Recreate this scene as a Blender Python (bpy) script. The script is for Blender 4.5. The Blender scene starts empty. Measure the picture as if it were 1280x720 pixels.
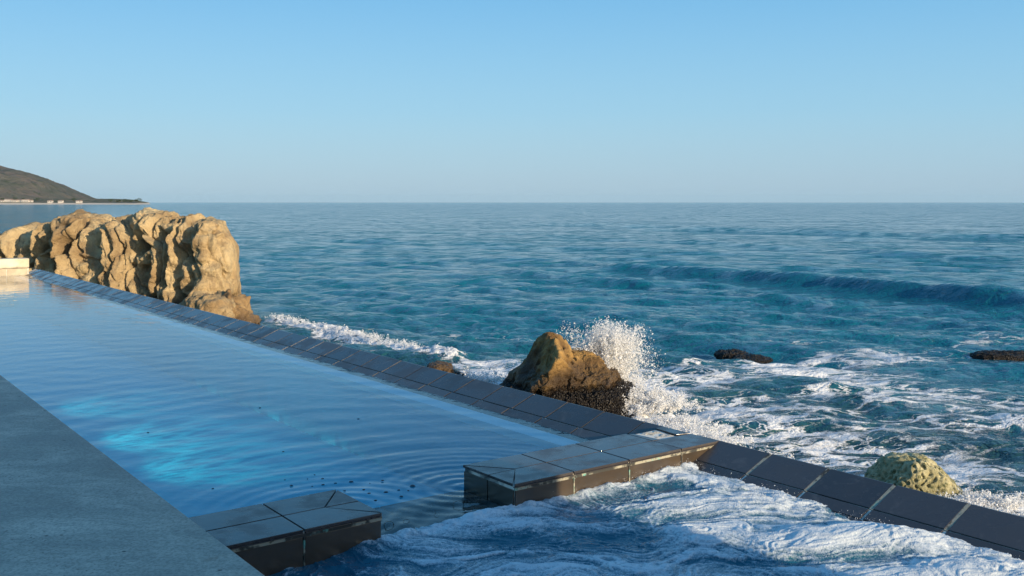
import bpy, math, random
import numpy as np
R = math.radians
random.seed(7)
rng = np.random.default_rng(11)

# ------------------------------------------------------------------ camera
F = 1235.0          # focal length in pixels of a 1280 px wide picture
CAMZ = 2.376        # metres above the pool water (z = 0)
SEA = -2.224
DS = CAMZ - SEA
KS = DS / 3.576
sc = bpy.context.scene
cam_d = bpy.data.cameras.new('camera')
cam = bpy.data.objects.new('camera', cam_d)
sc.collection.objects.link(cam)
cam.location = (0, 0, CAMZ)
cam.rotation_euler = (R(90), 0, 0)
cam_d.sensor_width = 36.0
cam_d.lens = 36.0 * F / 1280.0
cam_d.shift_y = -107.0 / 1280.0
cam_d.clip_start = 0.05
cam_d.clip_end = 80000
sc.camera = cam

# ------------------------------------------------------------------ sky and sun
SUN_X, SUN_Y, SUN_EL = 0.72, -0.694, R(13)
world = bpy.data.worlds.new('World'); sc.world = world
world.use_nodes = True
wn = world.node_tree; wn.nodes.clear()
wo = wn.nodes.new('ShaderNodeOutputWorld'); bg = wn.nodes.new('ShaderNodeBackground')
sky = wn.nodes.new('ShaderNodeTexSky'); sky.sky_type = 'NISHITA'; sky.sun_disc = False
sky.sun_elevation = SUN_EL
sky.sun_rotation = math.atan2(SUN_X, SUN_Y)
sky.altitude = 0; sky.air_density = 1.0; sky.dust_density = 0.6; sky.ozone_density = 2.2
bg.inputs['Strength'].default_value = 0.15
tc = wn.nodes.new('ShaderNodeTexCoord'); sx_ = wn.nodes.new('ShaderNodeSeparateXYZ'); rp = wn.nodes.new('ShaderNodeValToRGB'); mxs = wn.nodes.new('ShaderNodeMix')
mxs.data_type = 'RGBA'; mxs.inputs[0].default_value = 0.9
wn.links.new(tc.outputs['Generated'], sx_.inputs[0]); wn.links.new(sx_.outputs[2], rp.inputs[0])
cr_ = rp.color_ramp; cr_.interpolation = 'B_SPLINE'; cr_.elements[0].position = 0.0; cr_.elements[1].position = 1.0
def srgb(r, g, b): return tuple(((c / 255 + .055) / 1.055) ** 2.4 if c > 10 else c / 3295 for c in (r, g, b))
SKY = [(0.0, (166, 194, 215)), (0.035, (164, 197, 219)), (0.09, (156, 205, 230)), (0.20, (118, 187, 234)), (0.40, (80, 160, 218)), (1.0, (42, 125, 190))]
for i, (p_, c_) in enumerate(SKY):
    e_ = cr_.elements[0] if i == 0 else (cr_.elements[-1] if i == len(SKY) - 1 else cr_.elements.new(p_)); e_.position = p_; e_.color = (*[v / 1.0 for v in srgb(*c_)], 1)
sc_ = wn.nodes.new('ShaderNodeVectorMath'); sc_.operation = 'SCALE'; sc_.inputs['Scale'].default_value = 1 / (0.15 * 2 ** 0.35 * 0.97)
wn.links.new(rp.outputs[0], sc_.inputs[0]); wn.links.new(sky.outputs[0], mxs.inputs[6]); wn.links.new(sc_.outputs[0], mxs.inputs[7])
dt_ = wn.nodes.new('ShaderNodeVectorMath'); dt_.operation = 'DOT_PRODUCT'; dt_.inputs[1].default_value = (SUN_X, SUN_Y, 0)
fr_ = wn.nodes.new('ShaderNodeMapRange'); fr_.interpolation_type = 'SMOOTHSTEP'
for k_, v_ in ((1, -0.22), (2, 0.75), (3, 0.9), (4, 0.2)): fr_.inputs[k_].default_value = v_
wn.links.new(tc.outputs['Generated'], dt_.inputs[0]); wn.links.new(dt_.outputs['Value'], fr_.inputs[0]); wn.links.new(fr_.outputs[0], mxs.inputs[0])
wn.links.new(mxs.outputs[2], bg.inputs[0]); wn.links.new(bg.outputs[0], wo.inputs[0])
sun_d = bpy.data.lights.new('sun', 'SUN'); sun_d.energy = 5.0; sun_d.angle = R(0.6)
sun_d.color = (1.0, 0.80, 0.55)
sun = bpy.data.objects.new('sun', sun_d); sc.collection.objects.link(sun)
from mathutils import Vector
sv = Vector((SUN_X * math.cos(SUN_EL), SUN_Y * math.cos(SUN_EL), math.sin(SUN_EL)))
sun.rotation_euler = sv.to_track_quat('Z', 'Y').to_euler()
sc.view_settings.view_transform = 'Standard'
sc.view_settings.look = 'None'
sc.view_settings.exposure = 0.35
sc.view_settings.gamma = 1.0

# ------------------------------------------------------------------ helpers
CA, SA = 0.8007, 0.5990
def PW(b, t):                       # pool axes (across, along) -> world x, y
    return CA * b - SA * t, SA * b + CA * t
def at(u, v, depth):                # point of the plane 'depth' below the camera
    y = F * depth / (v - 253.0)
    return ((u - 640.0) / F * y, y)

_p = np.arange(256); np.random.default_rng(3).shuffle(_p); _p = np.concatenate([_p, _p, _p])
_g = np.random.default_rng(5).normal(size=(256, 3)); _g /= np.linalg.norm(_g, axis=1)[:, None]
def pn(x, y, z):
    x = np.asarray(x, float); y = np.asarray(y, float) + 0 * x; z = np.asarray(z, float) + 0 * x
    xi = np.floor(x).astype(int); yi = np.floor(y).astype(int); zi = np.floor(z).astype(int)
    xf, yf, zf = x - xi, y - yi, z - zi
    u, v, w = [t * t * t * (t * (t * 6 - 15) + 10) for t in (xf, yf, zf)]
    def g(a, b, c):
        h = _p[_p[_p[(xi + a) & 255] + ((yi + b) & 255)] + ((zi + c) & 255)]
        G = _g[h]
        return G[..., 0] * (xf - a) + G[..., 1] * (yf - b) + G[..., 2] * (zf - c)
    l = lambda t, a, b: a + t * (b - a)
    return 1.6 * l(w, l(v, l(u, g(0,0,0), g(1,0,0)), l(u, g(0,1,0), g(1,1,0))),
                   l(v, l(u, g(0,0,1), g(1,0,1)), l(u, g(0,1,1), g(1,1,1))))
def fbm(x, y, z, o=4, gain=0.5):
    a, s, r = 1.0, 1.0, 0.0
    for i in range(o):
        r = r + a * pn(x * s + 17 * i, y * s + 5 * i, z * s - 9 * i); a *= gain; s *= 2.03
    return r
def sst(x, a, b):
    t = np.clip((x - a) / (b - a), 0, 1); return t * t * (3 - 2 * t)

C = sc.collection
def base_of(V):
    return Vector(((V[:, 0].min() + V[:, 0].max()) / 2, (V[:, 1].min() + V[:, 1].max()) / 2, V[:, 2].min()))
def mesh_obj(name, V, faces, mat, parent=None, smooth=False, origin=None, attrs=None):
    """V world coordinates; faces an (n,k) array or a list"""
    V = np.asarray(V, float)
    o3 = Vector(parent['_o']) if parent is not None else (Vector(origin) if origin is not None else base_of(V))
    me = bpy.data.meshes.new(name)
    L = (V - np.array(o3)).astype(np.float32)
    if isinstance(faces, np.ndarray):
        n, k = faces.shape
        me.vertices.add(len(L)); me.vertices.foreach_set('co', L.ravel())
        me.loops.add(n * k); me.loops.foreach_set('vertex_index', faces.astype(np.int32).ravel())
        me.polygons.add(n); me.polygons.foreach_set('loop_start', np.arange(0, n * k, k, dtype=np.int32))
        me.polygons.foreach_set('loop_total', np.full(n, k, dtype=np.int32))
        me.update(calc_edges=True); me.validate()
    else:
        me.from_pydata(L.tolist(), [], faces); me.update()
    if smooth: me.polygons.foreach_set('use_smooth', np.ones(len(me.polygons), bool))
    if attrs:
        for k, a in attrs.items():
            at_ = me.attributes.new(k, 'FLOAT', 'POINT'); at_.data.foreach_set('value', np.asarray(a, np.float32).ravel())
    me.materials.append(mat)
    ob = bpy.data.objects.new(name, me); C.objects.link(ob)
    if parent is not None: ob.parent = parent
    else: ob.location = o3; ob['_o'] = tuple(o3)
    return ob
def tag(o, label=None, cat=None, group=None, kind=None):
    if label: o['label'] = label
    if cat: o['category'] = cat
    if group: o['group'] = group
    if kind: o['kind'] = kind
    return o
def thing(name, label, cat, loc, group=None):
    o = bpy.data.objects.new(name, None); C.objects.link(o); o.location = loc
    o['_o'] = tuple(loc); o.empty_display_size = 0.2
    return tag(o, label, cat, group)
def grid_faces(nr, nc):
    i = np.arange(nr - 1)[:, None] * nc + np.arange(nc - 1)[None, :]
    return np.stack([i, i + 1, i + nc + 1, i + nc], -1).reshape(-1, 4)
class MB:
    """collects boxes whose corners are given in pool axes"""
    def __init__(s): s.v = []; s.f = []
    def poly(s, pts, faces):
        n = len(s.v); s.v += pts; s.f += [tuple(i + n for i in f) for f in faces]
    def box(s, b0, b1, t0, t1, z0, z1):
        p = []
        for z in (z0, z1):
            for (b, t) in ((b0, t0), (b1, t0), (b1, t1), (b0, t1)):
                x, y = PW(b, t); p.append((x, y, z))
        s.poly(p, [(3,2,1,0), (4,5,6,7), (0,1,5,4), (1,2,6,5), (2,3,7,6), (3,0,4,7)])
    def prism(s, prof, t0, t1):     # profile of (b, z) extruded along t
        n = len(prof); p = []
        for t in (t0, t1):
            for (b, z) in prof:
                x, y = PW(b, t); p.append((x, y, z))
        f = [tuple(range(n)), tuple(range(2 * n - 1, n - 1, -1))]
        for i in range(n):
            j = (i + 1) % n; f.append((i, i + n, j + n, j))
        s.poly(p, f)
    def flat(s, pts, z0, z1):       # polygon in (b, t) extruded in z
        n = len(pts); p = []
        for z in (z0, z1):
            for (b, t) in pts:
                x, y = PW(b, t); p.append((x, y, z))
        f = [tuple(range(n - 1, -1, -1)), tuple(range(n, 2 * n))]
        for i in range(n):
            j = (i + 1) % n; f.append((i, j, j + n, i + n))
        s.poly(p, f)
    def build(s, name, mat, parent=None, bevel=0, origin=None):
        o = mesh_obj(name, np.array(s.v), s.f, mat, parent, origin=origin)
        import bmesh
        bm = bmesh.new(); bm.from_mesh(o.data); bmesh.ops.recalc_face_normals(bm, faces=bm.faces); bm.to_mesh(o.data); bm.free()
        if bevel:
            m = o.modifiers.new('bevel', 'BEVEL'); m.width = bevel; m.segments = 3; m.limit_method = 'ANGLE'
            for p in o.data.polygons: p.use_smooth = False
        return o

# ------------------------------------------------------------------ materials
class NT:
    def __init__(s, name):
        s.m = bpy.data.materials.new(name); s.m.use_nodes = True
        s.t = s.m.node_tree; s.t.nodes.clear()
        s.out = s.n('ShaderNodeOutputMaterial')
        s.geo = s.n('ShaderNodeNewGeometry')
    def n(s, typ, **kw):
        x = s.t.nodes.new(typ)
        for k, v in kw.items(): setattr(x, k, v)
        return x
    def l(s, a, b): s.t.links.new(a, b)
    def put(s, sock, v):
        if isinstance(v, (int, float)): sock.default_value = v
        elif isinstance(v, tuple): sock.default_value = v if len(v) == 4 or sock.type == 'VECTOR' else (*v, 1)
        else: s.l(v, sock)
    def pos(s, scale=(1, 1, 1), rot=0):
        m = s.n('ShaderNodeMapping'); s.l(s.geo.outputs['Position'], m.inputs[0])
        m.inputs['Scale'].default_value = scale; m.inputs['Rotation'].default_value = (0, 0, rot); return m.outputs[0]
    def noise(s, vec, scale, detail=4, rough=0.5, dist=0):
        x = s.n('ShaderNodeTexNoise'); s.l(vec, x.inputs['Vector']); x.inputs['Scale'].default_value = scale
        x.inputs['Detail'].default_value = detail; x.inputs['Roughness'].default_value = rough
        x.inputs['Distortion'].default_value = dist; return x.outputs['Fac']
    def voro(s, vec, scale, feature='F1', rnd=1.0):
        x = s.n('ShaderNodeTexVoronoi', feature=feature); s.l(vec, x.inputs['Vector'])
        x.inputs['Scale'].default_value = scale; x.inputs['Randomness'].default_value = rnd; return x.outputs['Distance']
    def math(s, op, a, b=0.0, c=None, clamp=False):
        x = s.n('ShaderNodeMath', operation=op); x.use_clamp = clamp
        s.put(x.inputs[0], a); s.put(x.inputs[1], b)
        if c is not None: s.put(x.inputs[2], c)
        return x.outputs[0]
    def rng(s, v, a, b, c=0.0, d=1.0, smooth=True):
        x = s.n('ShaderNodeMapRange'); x.interpolation_type = 'SMOOTHSTEP' if smooth else 'LINEAR'
        s.put(x.inputs[0], v); s.put(x.inputs[1], a); s.put(x.inputs[2], b); s.put(x.inputs[3], c); s.put(x.inputs[4], d)
        return x.outputs[0]
    def mix(s, f, a, b, blend='MIX'):
        x = s.n('ShaderNodeMix', data_type='RGBA', blend_type=blend)
        s.put(x.inputs[0], f); s.put(x.inputs[6], a); s.put(x.inputs[7], b); return x.outputs[2]
    def attr(s, name):
        x = s.n('ShaderNodeAttribute'); x.attribute_name = name; return x.outputs['Fac']
    def z(s):
        x = s.n('ShaderNodeSeparateXYZ'); s.l(s.geo.outputs['Position'], x.inputs[0]); return x.outputs[2]
    def bump(s, h, dist=0.01, strength=1.0, prev=None):
        x = s.n('ShaderNodeBump'); s.put(x.inputs['Height'], h); x.inputs['Distance'].default_value = dist
        x.inputs['Strength'].default_value = strength
        if prev is not None: s.l(prev, x.inputs['Normal'])
        return x.outputs[0]
    def pbr(s, color, rough=0.5, normal=None, spec=0.5, ior=None, sss=0, emit=None):
        p = s.n('ShaderNodeBsdfPrincipled')
        s.put(p.inputs['Base Color'], color); s.put(p.inputs['Roughness'], rough)
        s.put(p.inputs['Specular IOR Level'], spec)
        if ior: p.inputs['IOR'].default_value = ior
        if normal is not None: s.l(normal, p.inputs['Normal'])
        if sss: p.inputs['Subsurface Weight'].default_value = sss; p.inputs['Subsurface Radius'].default_value = (.05, .05, .05)
        return p.outputs[0]
    def done(s, sh): s.l(sh, s.out.inputs['Surface']); return s.m

def m_sea():
    m = NT('sea_water')
    p1 = m.pos((0.75, 1.0, 1), R(-14)); p0 = m.pos()
    n1 = m.noise(p1, 1.3, 5, 0.6, 0.3); n2 = m.noise(p1, 6.0, 4, 0.6, 0.4); n3 = m.noise(p1, 0.33, 3, 0.5, 0.2)
    n4 = m.noise(p1, 3.1, 4, 0.6, 0.4)
    b = m.bump(n3, 0.3, 0.4); b = m.bump(n1, 0.42, 1.0, b); b = m.bump(n4, 0.15, 1.0, b); b = m.bump(n2, 0.03, 0.8, b)
    # open water: wavelet slopes as a direct tilt of the surface normal
    def tilt(scale, amt, v):
        t = m.n('ShaderNodeTexNoise'); m.l(v, t.inputs['Vector']); t.inputs['Scale'].default_value = scale; t.inputs['Detail'].default_value = 7; t.inputs['Roughness'].default_value = 0.55
        s_ = m.n('ShaderNodeVectorMath', operation='SUBTRACT'); m.l(t.outputs['Color'], s_.inputs[0]); s_.inputs[1].default_value = (.5, .5, .5)
        k_ = m.n('ShaderNodeVectorMath', operation='MULTIPLY'); m.l(s_.outputs[0], k_.inputs[0]); k_.inputs[1].default_value = (amt * .7, amt, 0); return k_.outputs[0]
    sp_ = m.n('ShaderNodeVectorMath', operation='LENGTH'); m.l(m.geo.outputs['Position'], sp_.inputs[0])
    far = m.rng(sp_.outputs['Value'], 20.0, 120.0, 0.40, 1.0)
    ad = m.n('ShaderNodeVectorMath', operation='ADD'); m.l(tilt(0.85, 2.7, p1), ad.inputs[0]); m.l(tilt(0.10, 0.9, p1), ad.inputs[1])
    sc2 = m.n('ShaderNodeVectorMath', operation='SCALE'); m.l(ad.outputs[0], sc2.inputs[0]); m.l(far, sc2.inputs['Scale'])
    ad2 = m.n('ShaderNodeVectorMath', operation='ADD'); m.l(sc2.outputs[0], ad2.inputs[0]); m.l(b, ad2.inputs[1])
    nm_ = m.n('ShaderNodeVectorMath', operation='NORMALIZE'); m.l(ad2.outputs[0], nm_.inputs[0]); b = nm_.outputs[0]
    fm = m.attr('foam'); sed = m.attr('shore')
    pf = m.pos((0.55, 1.0, 1), R(8))
    w = m.noise(pf, 0.9, 5, 0.65, 1.2)
    # lacy web: distance to cell borders of a warped voronoi
    mv = m.n('ShaderNodeMixRGB'); mv.inputs[0].default_value = 0.34
    nz = m.n('ShaderNodeTexNoise'); m.l(pf, nz.inputs['Vector']); nz.inputs['Scale'].default_value = 1.4; nz.inputs['Detail'].default_value = 4
    vm = m.n('ShaderNodeVectorMath', operation='MULTIPLY_ADD'); m.l(nz.outputs['Color'], vm.inputs[0]); vm.inputs[1].default_value = (1.6, 1.6, 0); m.l(pf, vm.inputs[2])
    web = m.voro(vm.outputs[0], 1.35, 'DISTANCE_TO_EDGE')
    web2 = m.voro(vm.outputs[0], 4.2, 'DISTANCE_TO_EDGE')
    lace = m.math('MAXIMUM', m.rng(web, 0.0, 0.22, 1.0, 0.0), m.math('MULTIPLY', m.rng(web2, 0.0, 0.16, 1.0, 0.0), 0.75))
    pat = m.math('ADD', m.math('MULTIPLY', lace, 0.42), m.math('MULTIPLY', w, 0.95))
    fine = m.noise(p0, 26, 3, 0.7)
    pat = m.math('ADD', pat, m.math('MULTIPLY', m.math('SUBTRACT', fine, 0.5), 0.34))
    th = m.math('SUBTRACT', 1.125, m.math('MULTIPLY', fm, 1.0))
    foam = m.rng(m.math('SUBTRACT', pat, th), -0.03, 0.16)
    col = m.mix(sed, (0.004, 0.115, 0.165), (0.022, 0.058, 0.062))
    water = m.pbr(col, 0.07, b, 0.5, 1.333)
    fb = m.bump(m.math('ADD', foam, m.noise(p0, 18, 4, 0.7)), 0.05, 0.8, b)
    white = m.pbr(m.mix(fine, (0.74, 0.77, 0.78), (0.93, 0.93, 0.93)), 0.75, fb, 0.2, None, 0.0)
    mx = m.n('ShaderNodeMixShader'); m.l(foam, mx.inputs[0]); m.l(water, mx.inputs[1]); m.l(white, mx.inputs[2])
    return m.done(mx.outputs[0])

def m_pool():
    m = NT('pool_water')
    p = m.pos((1, 1, 1))
    b = m.bump(m.noise(p, 2.2, 3, 0.5, 0.3), 0.012, 0.6); b = m.bump(m.noise(p, 9, 2, 0.5), 0.002, 0.6, b)
    fr = m.n('ShaderNodeFresnel'); fr.inputs['IOR'].default_value = 1.333; m.l(b, fr.inputs['Normal'])
    tr = m.n('ShaderNodeBsdfTransparent'); tr.inputs[0].default_value = (0.80, 0.96, 0.98, 1)
    gl = m.n('ShaderNodeBsdfGlossy'); gl.inputs['Roughness'].default_value = 0.015; m.l(b, gl.inputs['Normal'])
    gl.inputs['Color'].default_value = (1, 1, 1, 1)
    mx = m.n('ShaderNodeMixShader'); m.l(fr.outputs[0], mx.inputs[0]); m.l(tr.outputs[0], mx.inputs[1]); m.l(gl.outputs[0], mx.inputs[2])
    return m.done(mx.outputs[0])

def m_spa():
    m = NT('churning_water')
    fm = m.attr('foam')
    p = m.pos()
    v1 = m.voro(p, 95); v2 = m.voro(p, 42); fi = m.noise(p, 30, 4, 0.7, 0.5); f2 = m.noise(p, 130, 2, 0.6)
    bub = m.math('ADD', m.math('MULTIPLY', v1, 0.30), m.math('MULTIPLY', v2, 0.22))
    a = m.math('ADD', m.math('ADD', fm, m.math('MULTIPLY', m.math('SUBTRACT', fi, 0.5), 0.75)), m.math('MULTIPLY', m.math('SUBTRACT', f2, 0.5), 0.55))
    a = m.math('SUBTRACT', a, bub)
    foam = m.math('MULTIPLY', m.rng(a, -0.02, 0.80), 0.96)
    b = m.bump(m.noise(p, 9, 4, 0.6, 0.6), 0.02, 0.6); b = m.bump(m.math('ADD', v1, v2), 0.004, 0.45, b)
    water = m.pbr((0.010, 0.105, 0.16), 0.06, b, 0.5, 1.333)
    white = m.pbr(m.mix(fi, (0.40, 0.50, 0.56), (0.86, 0.88, 0.89)), 0.55, b, 0.3)
    mx = m.n('ShaderNodeMixShader'); m.l(foam, mx.inputs[0]); m.l(water, mx.inputs[1]); m.l(white, mx.inputs[2])
    return m.done(mx.outputs[0])

def m_tile():
    m = NT('dark_slate_tile')
    p = m.pos()
    n = m.noise(p, 1.6, 5, 0.6); n2 = m.noise(p, 14, 4, 0.6)
    rnd = m.geo.outputs['Random Per Island']
    c = m.mix(n, (0.024, 0.022, 0.024), (0.052, 0.046, 0.045))
    c = m.mix(m.math('MULTIPLY', rnd, 0.7), c, (0.085, 0.076, 0.074))
    c = m.mix(m.rng(m.noise(p, 4.5, 5, .7, .8), .54, .72, 0, .35), c, (.16, .15, .14))
    c = m.mix(m.rng(n2, 0.62, 0.75, 0, 0.35), c, (0.13, 0.115, 0.10))
    r = m.rng(m.noise(p, 2.6, 4, .6), 0.38, 0.62, 0.10, 0.38)
    return m.done(m.pbr(c, r, m.bump(n2, 0.003, 0.30), 0.42))

def m_sidetile():
    m = NT('bronze_side_tile')
    p = m.pos(); n = m.noise(p, 3, 5, 0.6, 0.4); n2 = m.noise(m.pos((1, 1, 8)), 6, 4, 0.6)
    c = m.mix(n, (0.028, 0.024, 0.019), (0.100, 0.072, 0.044))
    c = m.mix(m.rng(n2, 0.5, 0.75, 0, 0.5), c, (0.06, 0.055, 0.05))
    return m.done(m.pbr(c, 0.20, m.bump(n, 0.006, 0.5), 0.8))

def m_grout():
    m = NT('weathered_grout')
    p = m.pos(); n = m.noise(p, 2.1, 4, 0.6); n2 = m.noise(p, 24, 3, 0.6)
    c = m.mix(m.rng(n, 0.36, 0.52), (0.10, 0.11, 0.11), (0.80, 0.76, 0.66))
    c = m.mix(m.rng(n2, 0.6, 0.7, 0, 0.5), c, (0.03, 0.03, 0.03))
    return m.done(m.pbr(c, 0.85, m.bump(n2, 0.004, 0.6), 0.3))
def m_crust():
    m = NT('verdigris_crust')
    p = m.pos(); n = m.noise(p, 5, 4, 0.7); n2 = m.noise(p, 30, 3, 0.6)
    c = m.mix(m.rng(n, 0.54, 0.64), (0.36, 0.34, 0.26), (0.16, 0.40, 0.34))
    c = m.mix(m.rng(m.noise(p, 3.3, 4, .7), .5, .58), c, (.05, .05, .045))
    c = m.mix(m.rng(n2, 0.55, 0.68, 0, 0.85), c, (0.05, 0.05, 0.04))
    return m.done(m.pbr(c, 0.8, m.bump(n2, 0.006, 0.7), 0.3))
def m_plain(name, a, b, scale=3, rough=0.8, bd=0.005, sc2=20):
    m = NT(name); p = m.pos(); n = m.noise(p, scale, 6, 0.65, 0.3); n2 = m.noise(p, sc2, 5, 0.7)
    return m.done(m.pbr(m.mix(m.rng(n, 0.3, 0.7), a, b), rough, m.bump(n2, bd, 0.8), 0.3))
def m_concrete():
    m = NT('deck_concrete')
    p = m.pos(); pl = m.pos((0.35, 1.3, 1), R(20))
    n = m.noise(p, 1.1, 7, 0.68, 0.4); n2 = m.noise(p, 45, 4, 0.75); n3 = m.noise(pl, 4.5, 6, 0.7, 0.5)
    c = m.mix(m.rng(n, 0.30, 0.70), (0.30, 0.27, 0.215), (0.68, 0.60, 0.48))
    c = m.mix(m.rng(n3, 0.40, 0.66, 0, 0.6), c, (0.33, 0.30, 0.25))
    c = m.mix(m.math('MULTIPLY', m.rng(n2, .42, .62), 0.42), c, (0.13, 0.12, 0.10))
    rustn = m.rng(m.noise(p, 2.6, 5, .7), .60, .72, 0, .35); c = m.mix(rustn, c, (.24, .15, .09))
    pz = m.pos((1, 1.5, 1), .4)
    v = m.voro(pz, 5.5); pit = m.math('MULTIPLY', m.rng(v, 0.05, 0.10, 1, 0), m.rng(m.noise(p, 1.3, 2), 0.46, 0.52))
    v2 = m.voro(pz, 17); pit2 = m.math('MULTIPLY', m.rng(v2, 0.08, 0.15, 1, 0), m.rng(m.noise(p, 2.3, 3), 0.50, 0.58))
    pits = m.math('MAXIMUM', pit, m.math('MULTIPLY', pit2, 0.8))
    c = m.mix(m.math('MULTIPLY', pits, 0.9), c, (0.02, 0.02, 0.02))
    h = m.math('SUBTRACT', m.math('ADD', n2, m.math('MULTIPLY', n3, 0.8)), m.math('MULTIPLY', pits, 2))
    return m.done(m.pbr(c, m.rng(n, .3, .7, .5, .8), m.bump(h, 0.006, 0.8), 0.35))
def m_cream():
    m = NT('cream_wall')
    p = m.pos(); n = m.noise(p, 2.5, 6, 0.65); st = m.noise(m.pos((1, 1, 0.25)), 3.5, 4, 0.6)
    c = m.mix(m.rng(n, 0.3, 0.7), (0.50, 0.42, 0.29), (0.68, 0.60, 0.45))
    zf = m.rng(m.math('ADD', m.z(), m.math('MULTIPLY', st, 0.16)), 0.30, 0.40, 1, 0)
    c = m.mix(m.math('MULTIPLY', zf, 0.75), c, (0.12, 0.105, 0.08))
    return m.done(m.pbr(c, 0.8, m.bump(n, 0.02, 0.5), 0.3))

def m_rock(name, lo, hi, dark, wet_z, mus_z, mscale=1.0, strata=False, moss=None):
    m = NT(name); p = m.pos()
    n = m.noise(p, 0.9 * mscale, 6, 0.6, 0.5); n2 = m.noise(p, 4.5 * mscale, 6, 0.68, 0.3); n3 = m.noise(p, 22 * mscale, 5, 0.7)
    c = m.mix(m.rng(n, 0.32, 0.68), lo, hi)
    c = m.mix(m.rng(n2, 0.52, 0.74, 0, 0.6), c, tuple(x * 0.30 for x in lo))
    c = m.mix(m.rng(n3, 0.55, 0.8, 0, 0.5), c, tuple(x * 1.25 for x in hi))
    if strata:
        s1 = m.noise(m.pos((1.5, 1.5, 0.22)), 1.6, 5, 0.65, 1.2)
        c = m.mix(m.rng(s1, 0.50, 0.72, 0, 0.65), c, (0.20, 0.14, 0.085))
        c = m.mix(m.rng(m.attr('cav'), 0.15, 0.9, 0, 0.75), c, (0.10, 0.07, 0.045))  # shade in the hollows and creases painted into the colour
    zz = m.math('ADD', m.z(), m.math('MULTIPLY', m.math('SUBTRACT', n2, 0.5), 0.9 / mscale))
    if moss: c = m.mix(m.rng(m.noise(p, 3.2 * mscale, 5, 0.7), 0.50, 0.66), c, moss)
    wet = m.rng(zz, wet_z - 0.25, wet_z + 0.2, 1, 0)
    c = m.mix(m.math('MULTIPLY', wet, 0.72), c, dark)
    mus = m.rng(zz, mus_z - 0.1, mus_z + 0.1, 1, 0)
    mv = m.voro(p, 24); spk = m.rng(m.noise(p, 34, 3, 0.6), 0.56, 0.66)
    mc = m.mix(m.math('MULTIPLY', spk, 0.55), (0.012, 0.010, 0.010), (0.13, 0.10, 0.06))
    c = m.mix(m.math('MULTIPLY', mus, 0.93), c, mc)
    h = m.math('ADD', m.math('MULTIPLY', n2, 0.7), m.math('MULTIPLY', n3, 0.25))
    b = m.bump(h, 0.16 / mscale, 1.0)
    b = m.bump(m.math('MULTIPLY', m.math('MULTIPLY', mv, mus), -1.0), 0.10, 1.0, b)
    rg = m.math('SUBTRACT', 0.85, m.math('MULTIPLY', wet, 0.45))
    return m.done(m.pbr(c, rg, b, 0.4))

def m_foamwhite(name='white_foam', op=1.0):
    m = NT(name)
    d = m.n('ShaderNodeBsdfDiffuse'); d.inputs[0].default_value = (0.97, 0.97, 0.97, 1)
    t = m.n('ShaderNodeBsdfTranslucent'); t.inputs[0].default_value = (0.97, 0.98, 0.98, 1)
    x = m.n('ShaderNodeMixShader'); x.inputs[0].default_value = 0.45; m.l(d.outputs[0], x.inputs[1]); m.l(t.outputs[0], x.inputs[2])
    if op < 1:
        tr = m.n('ShaderNodeBsdfTransparent'); y = m.n('ShaderNodeMixShader'); y.inputs[0].default_value = op
        m.l(tr.outputs[0], y.inputs[1]); m.l(x.outputs[0], y.inputs[2]); return m.done(y.outputs[0])
    return m.done(x.outputs[0])

M = dict(sea=m_sea(), pool=m_pool(), spa=m_spa(), tile=m_tile(), side=m_sidetile(), grout=m_grout(), crust=m_crust(),
    conc=m_concrete(), cream=m_cream(),
    mortar=m_plain('broken_mortar', (0.42, 0.38, 0.30), (0.66, 0.62, 0.54), 9, 0.9, 0.02, 40),
    plaster=m_plain('blue_plaster', (0.014, 0.50, 0.64), (0.02, 0.56, 0.70), 1.5, 0.7, 0.001),
    ledge=m_plain('pale_ledge_plaster', (0.66, 0.74, 0.80), (0.74, 0.80, 0.84), 2, 0.7, 0.001),
    creamtile=m_plain('cream_waterline_tile', (0.30, 0.25, 0.17), (0.46, 0.39, 0.27), 3, 0.4, 0.002),
    seawall=m_plain('seawall_concrete', (0.10, 0.09, 0.07), (0.26, 0.23, 0.19), 2, 0.9, 0.02),
    stucco=m_plain('house_stucco', (0.16, 0.14, 0.12), (0.22, 0.19, 0.16), 1, 0.9, 0.002),
    roofm=m_plain('house_roof', (0.10, 0.09, 0.08), (0.16, 0.14, 0.12), 1, 0.9, 0.01),
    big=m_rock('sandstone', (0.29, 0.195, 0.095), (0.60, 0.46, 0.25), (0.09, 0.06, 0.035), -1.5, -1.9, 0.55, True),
    mid=m_rock('golden_wet_rock', (0.085, 0.045, 0.015), (0.42, 0.25, 0.075), (0.030, 0.020, 0.012), -1.05, -1.50, 1.5),
    black=m_rock('mussel_rock', (0.03, 0.024, 0.018), (0.07, 0.055, 0.035), (0.015, 0.013, 0.01), 9.5, 9.5, 2.0),
    moss=m_rock('mossy_rock', (0.30, 0.27, 0.13), (0.55, 0.50, 0.30), (0.06, 0.07, 0.03), -1.95, -2.4, 3.2, False, (0.085, 0.10, 0.035)),
    foam=m_foamwhite('white_foam', 0.85), mist=m_foamwhite('spray_mist', 0.5))

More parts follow.
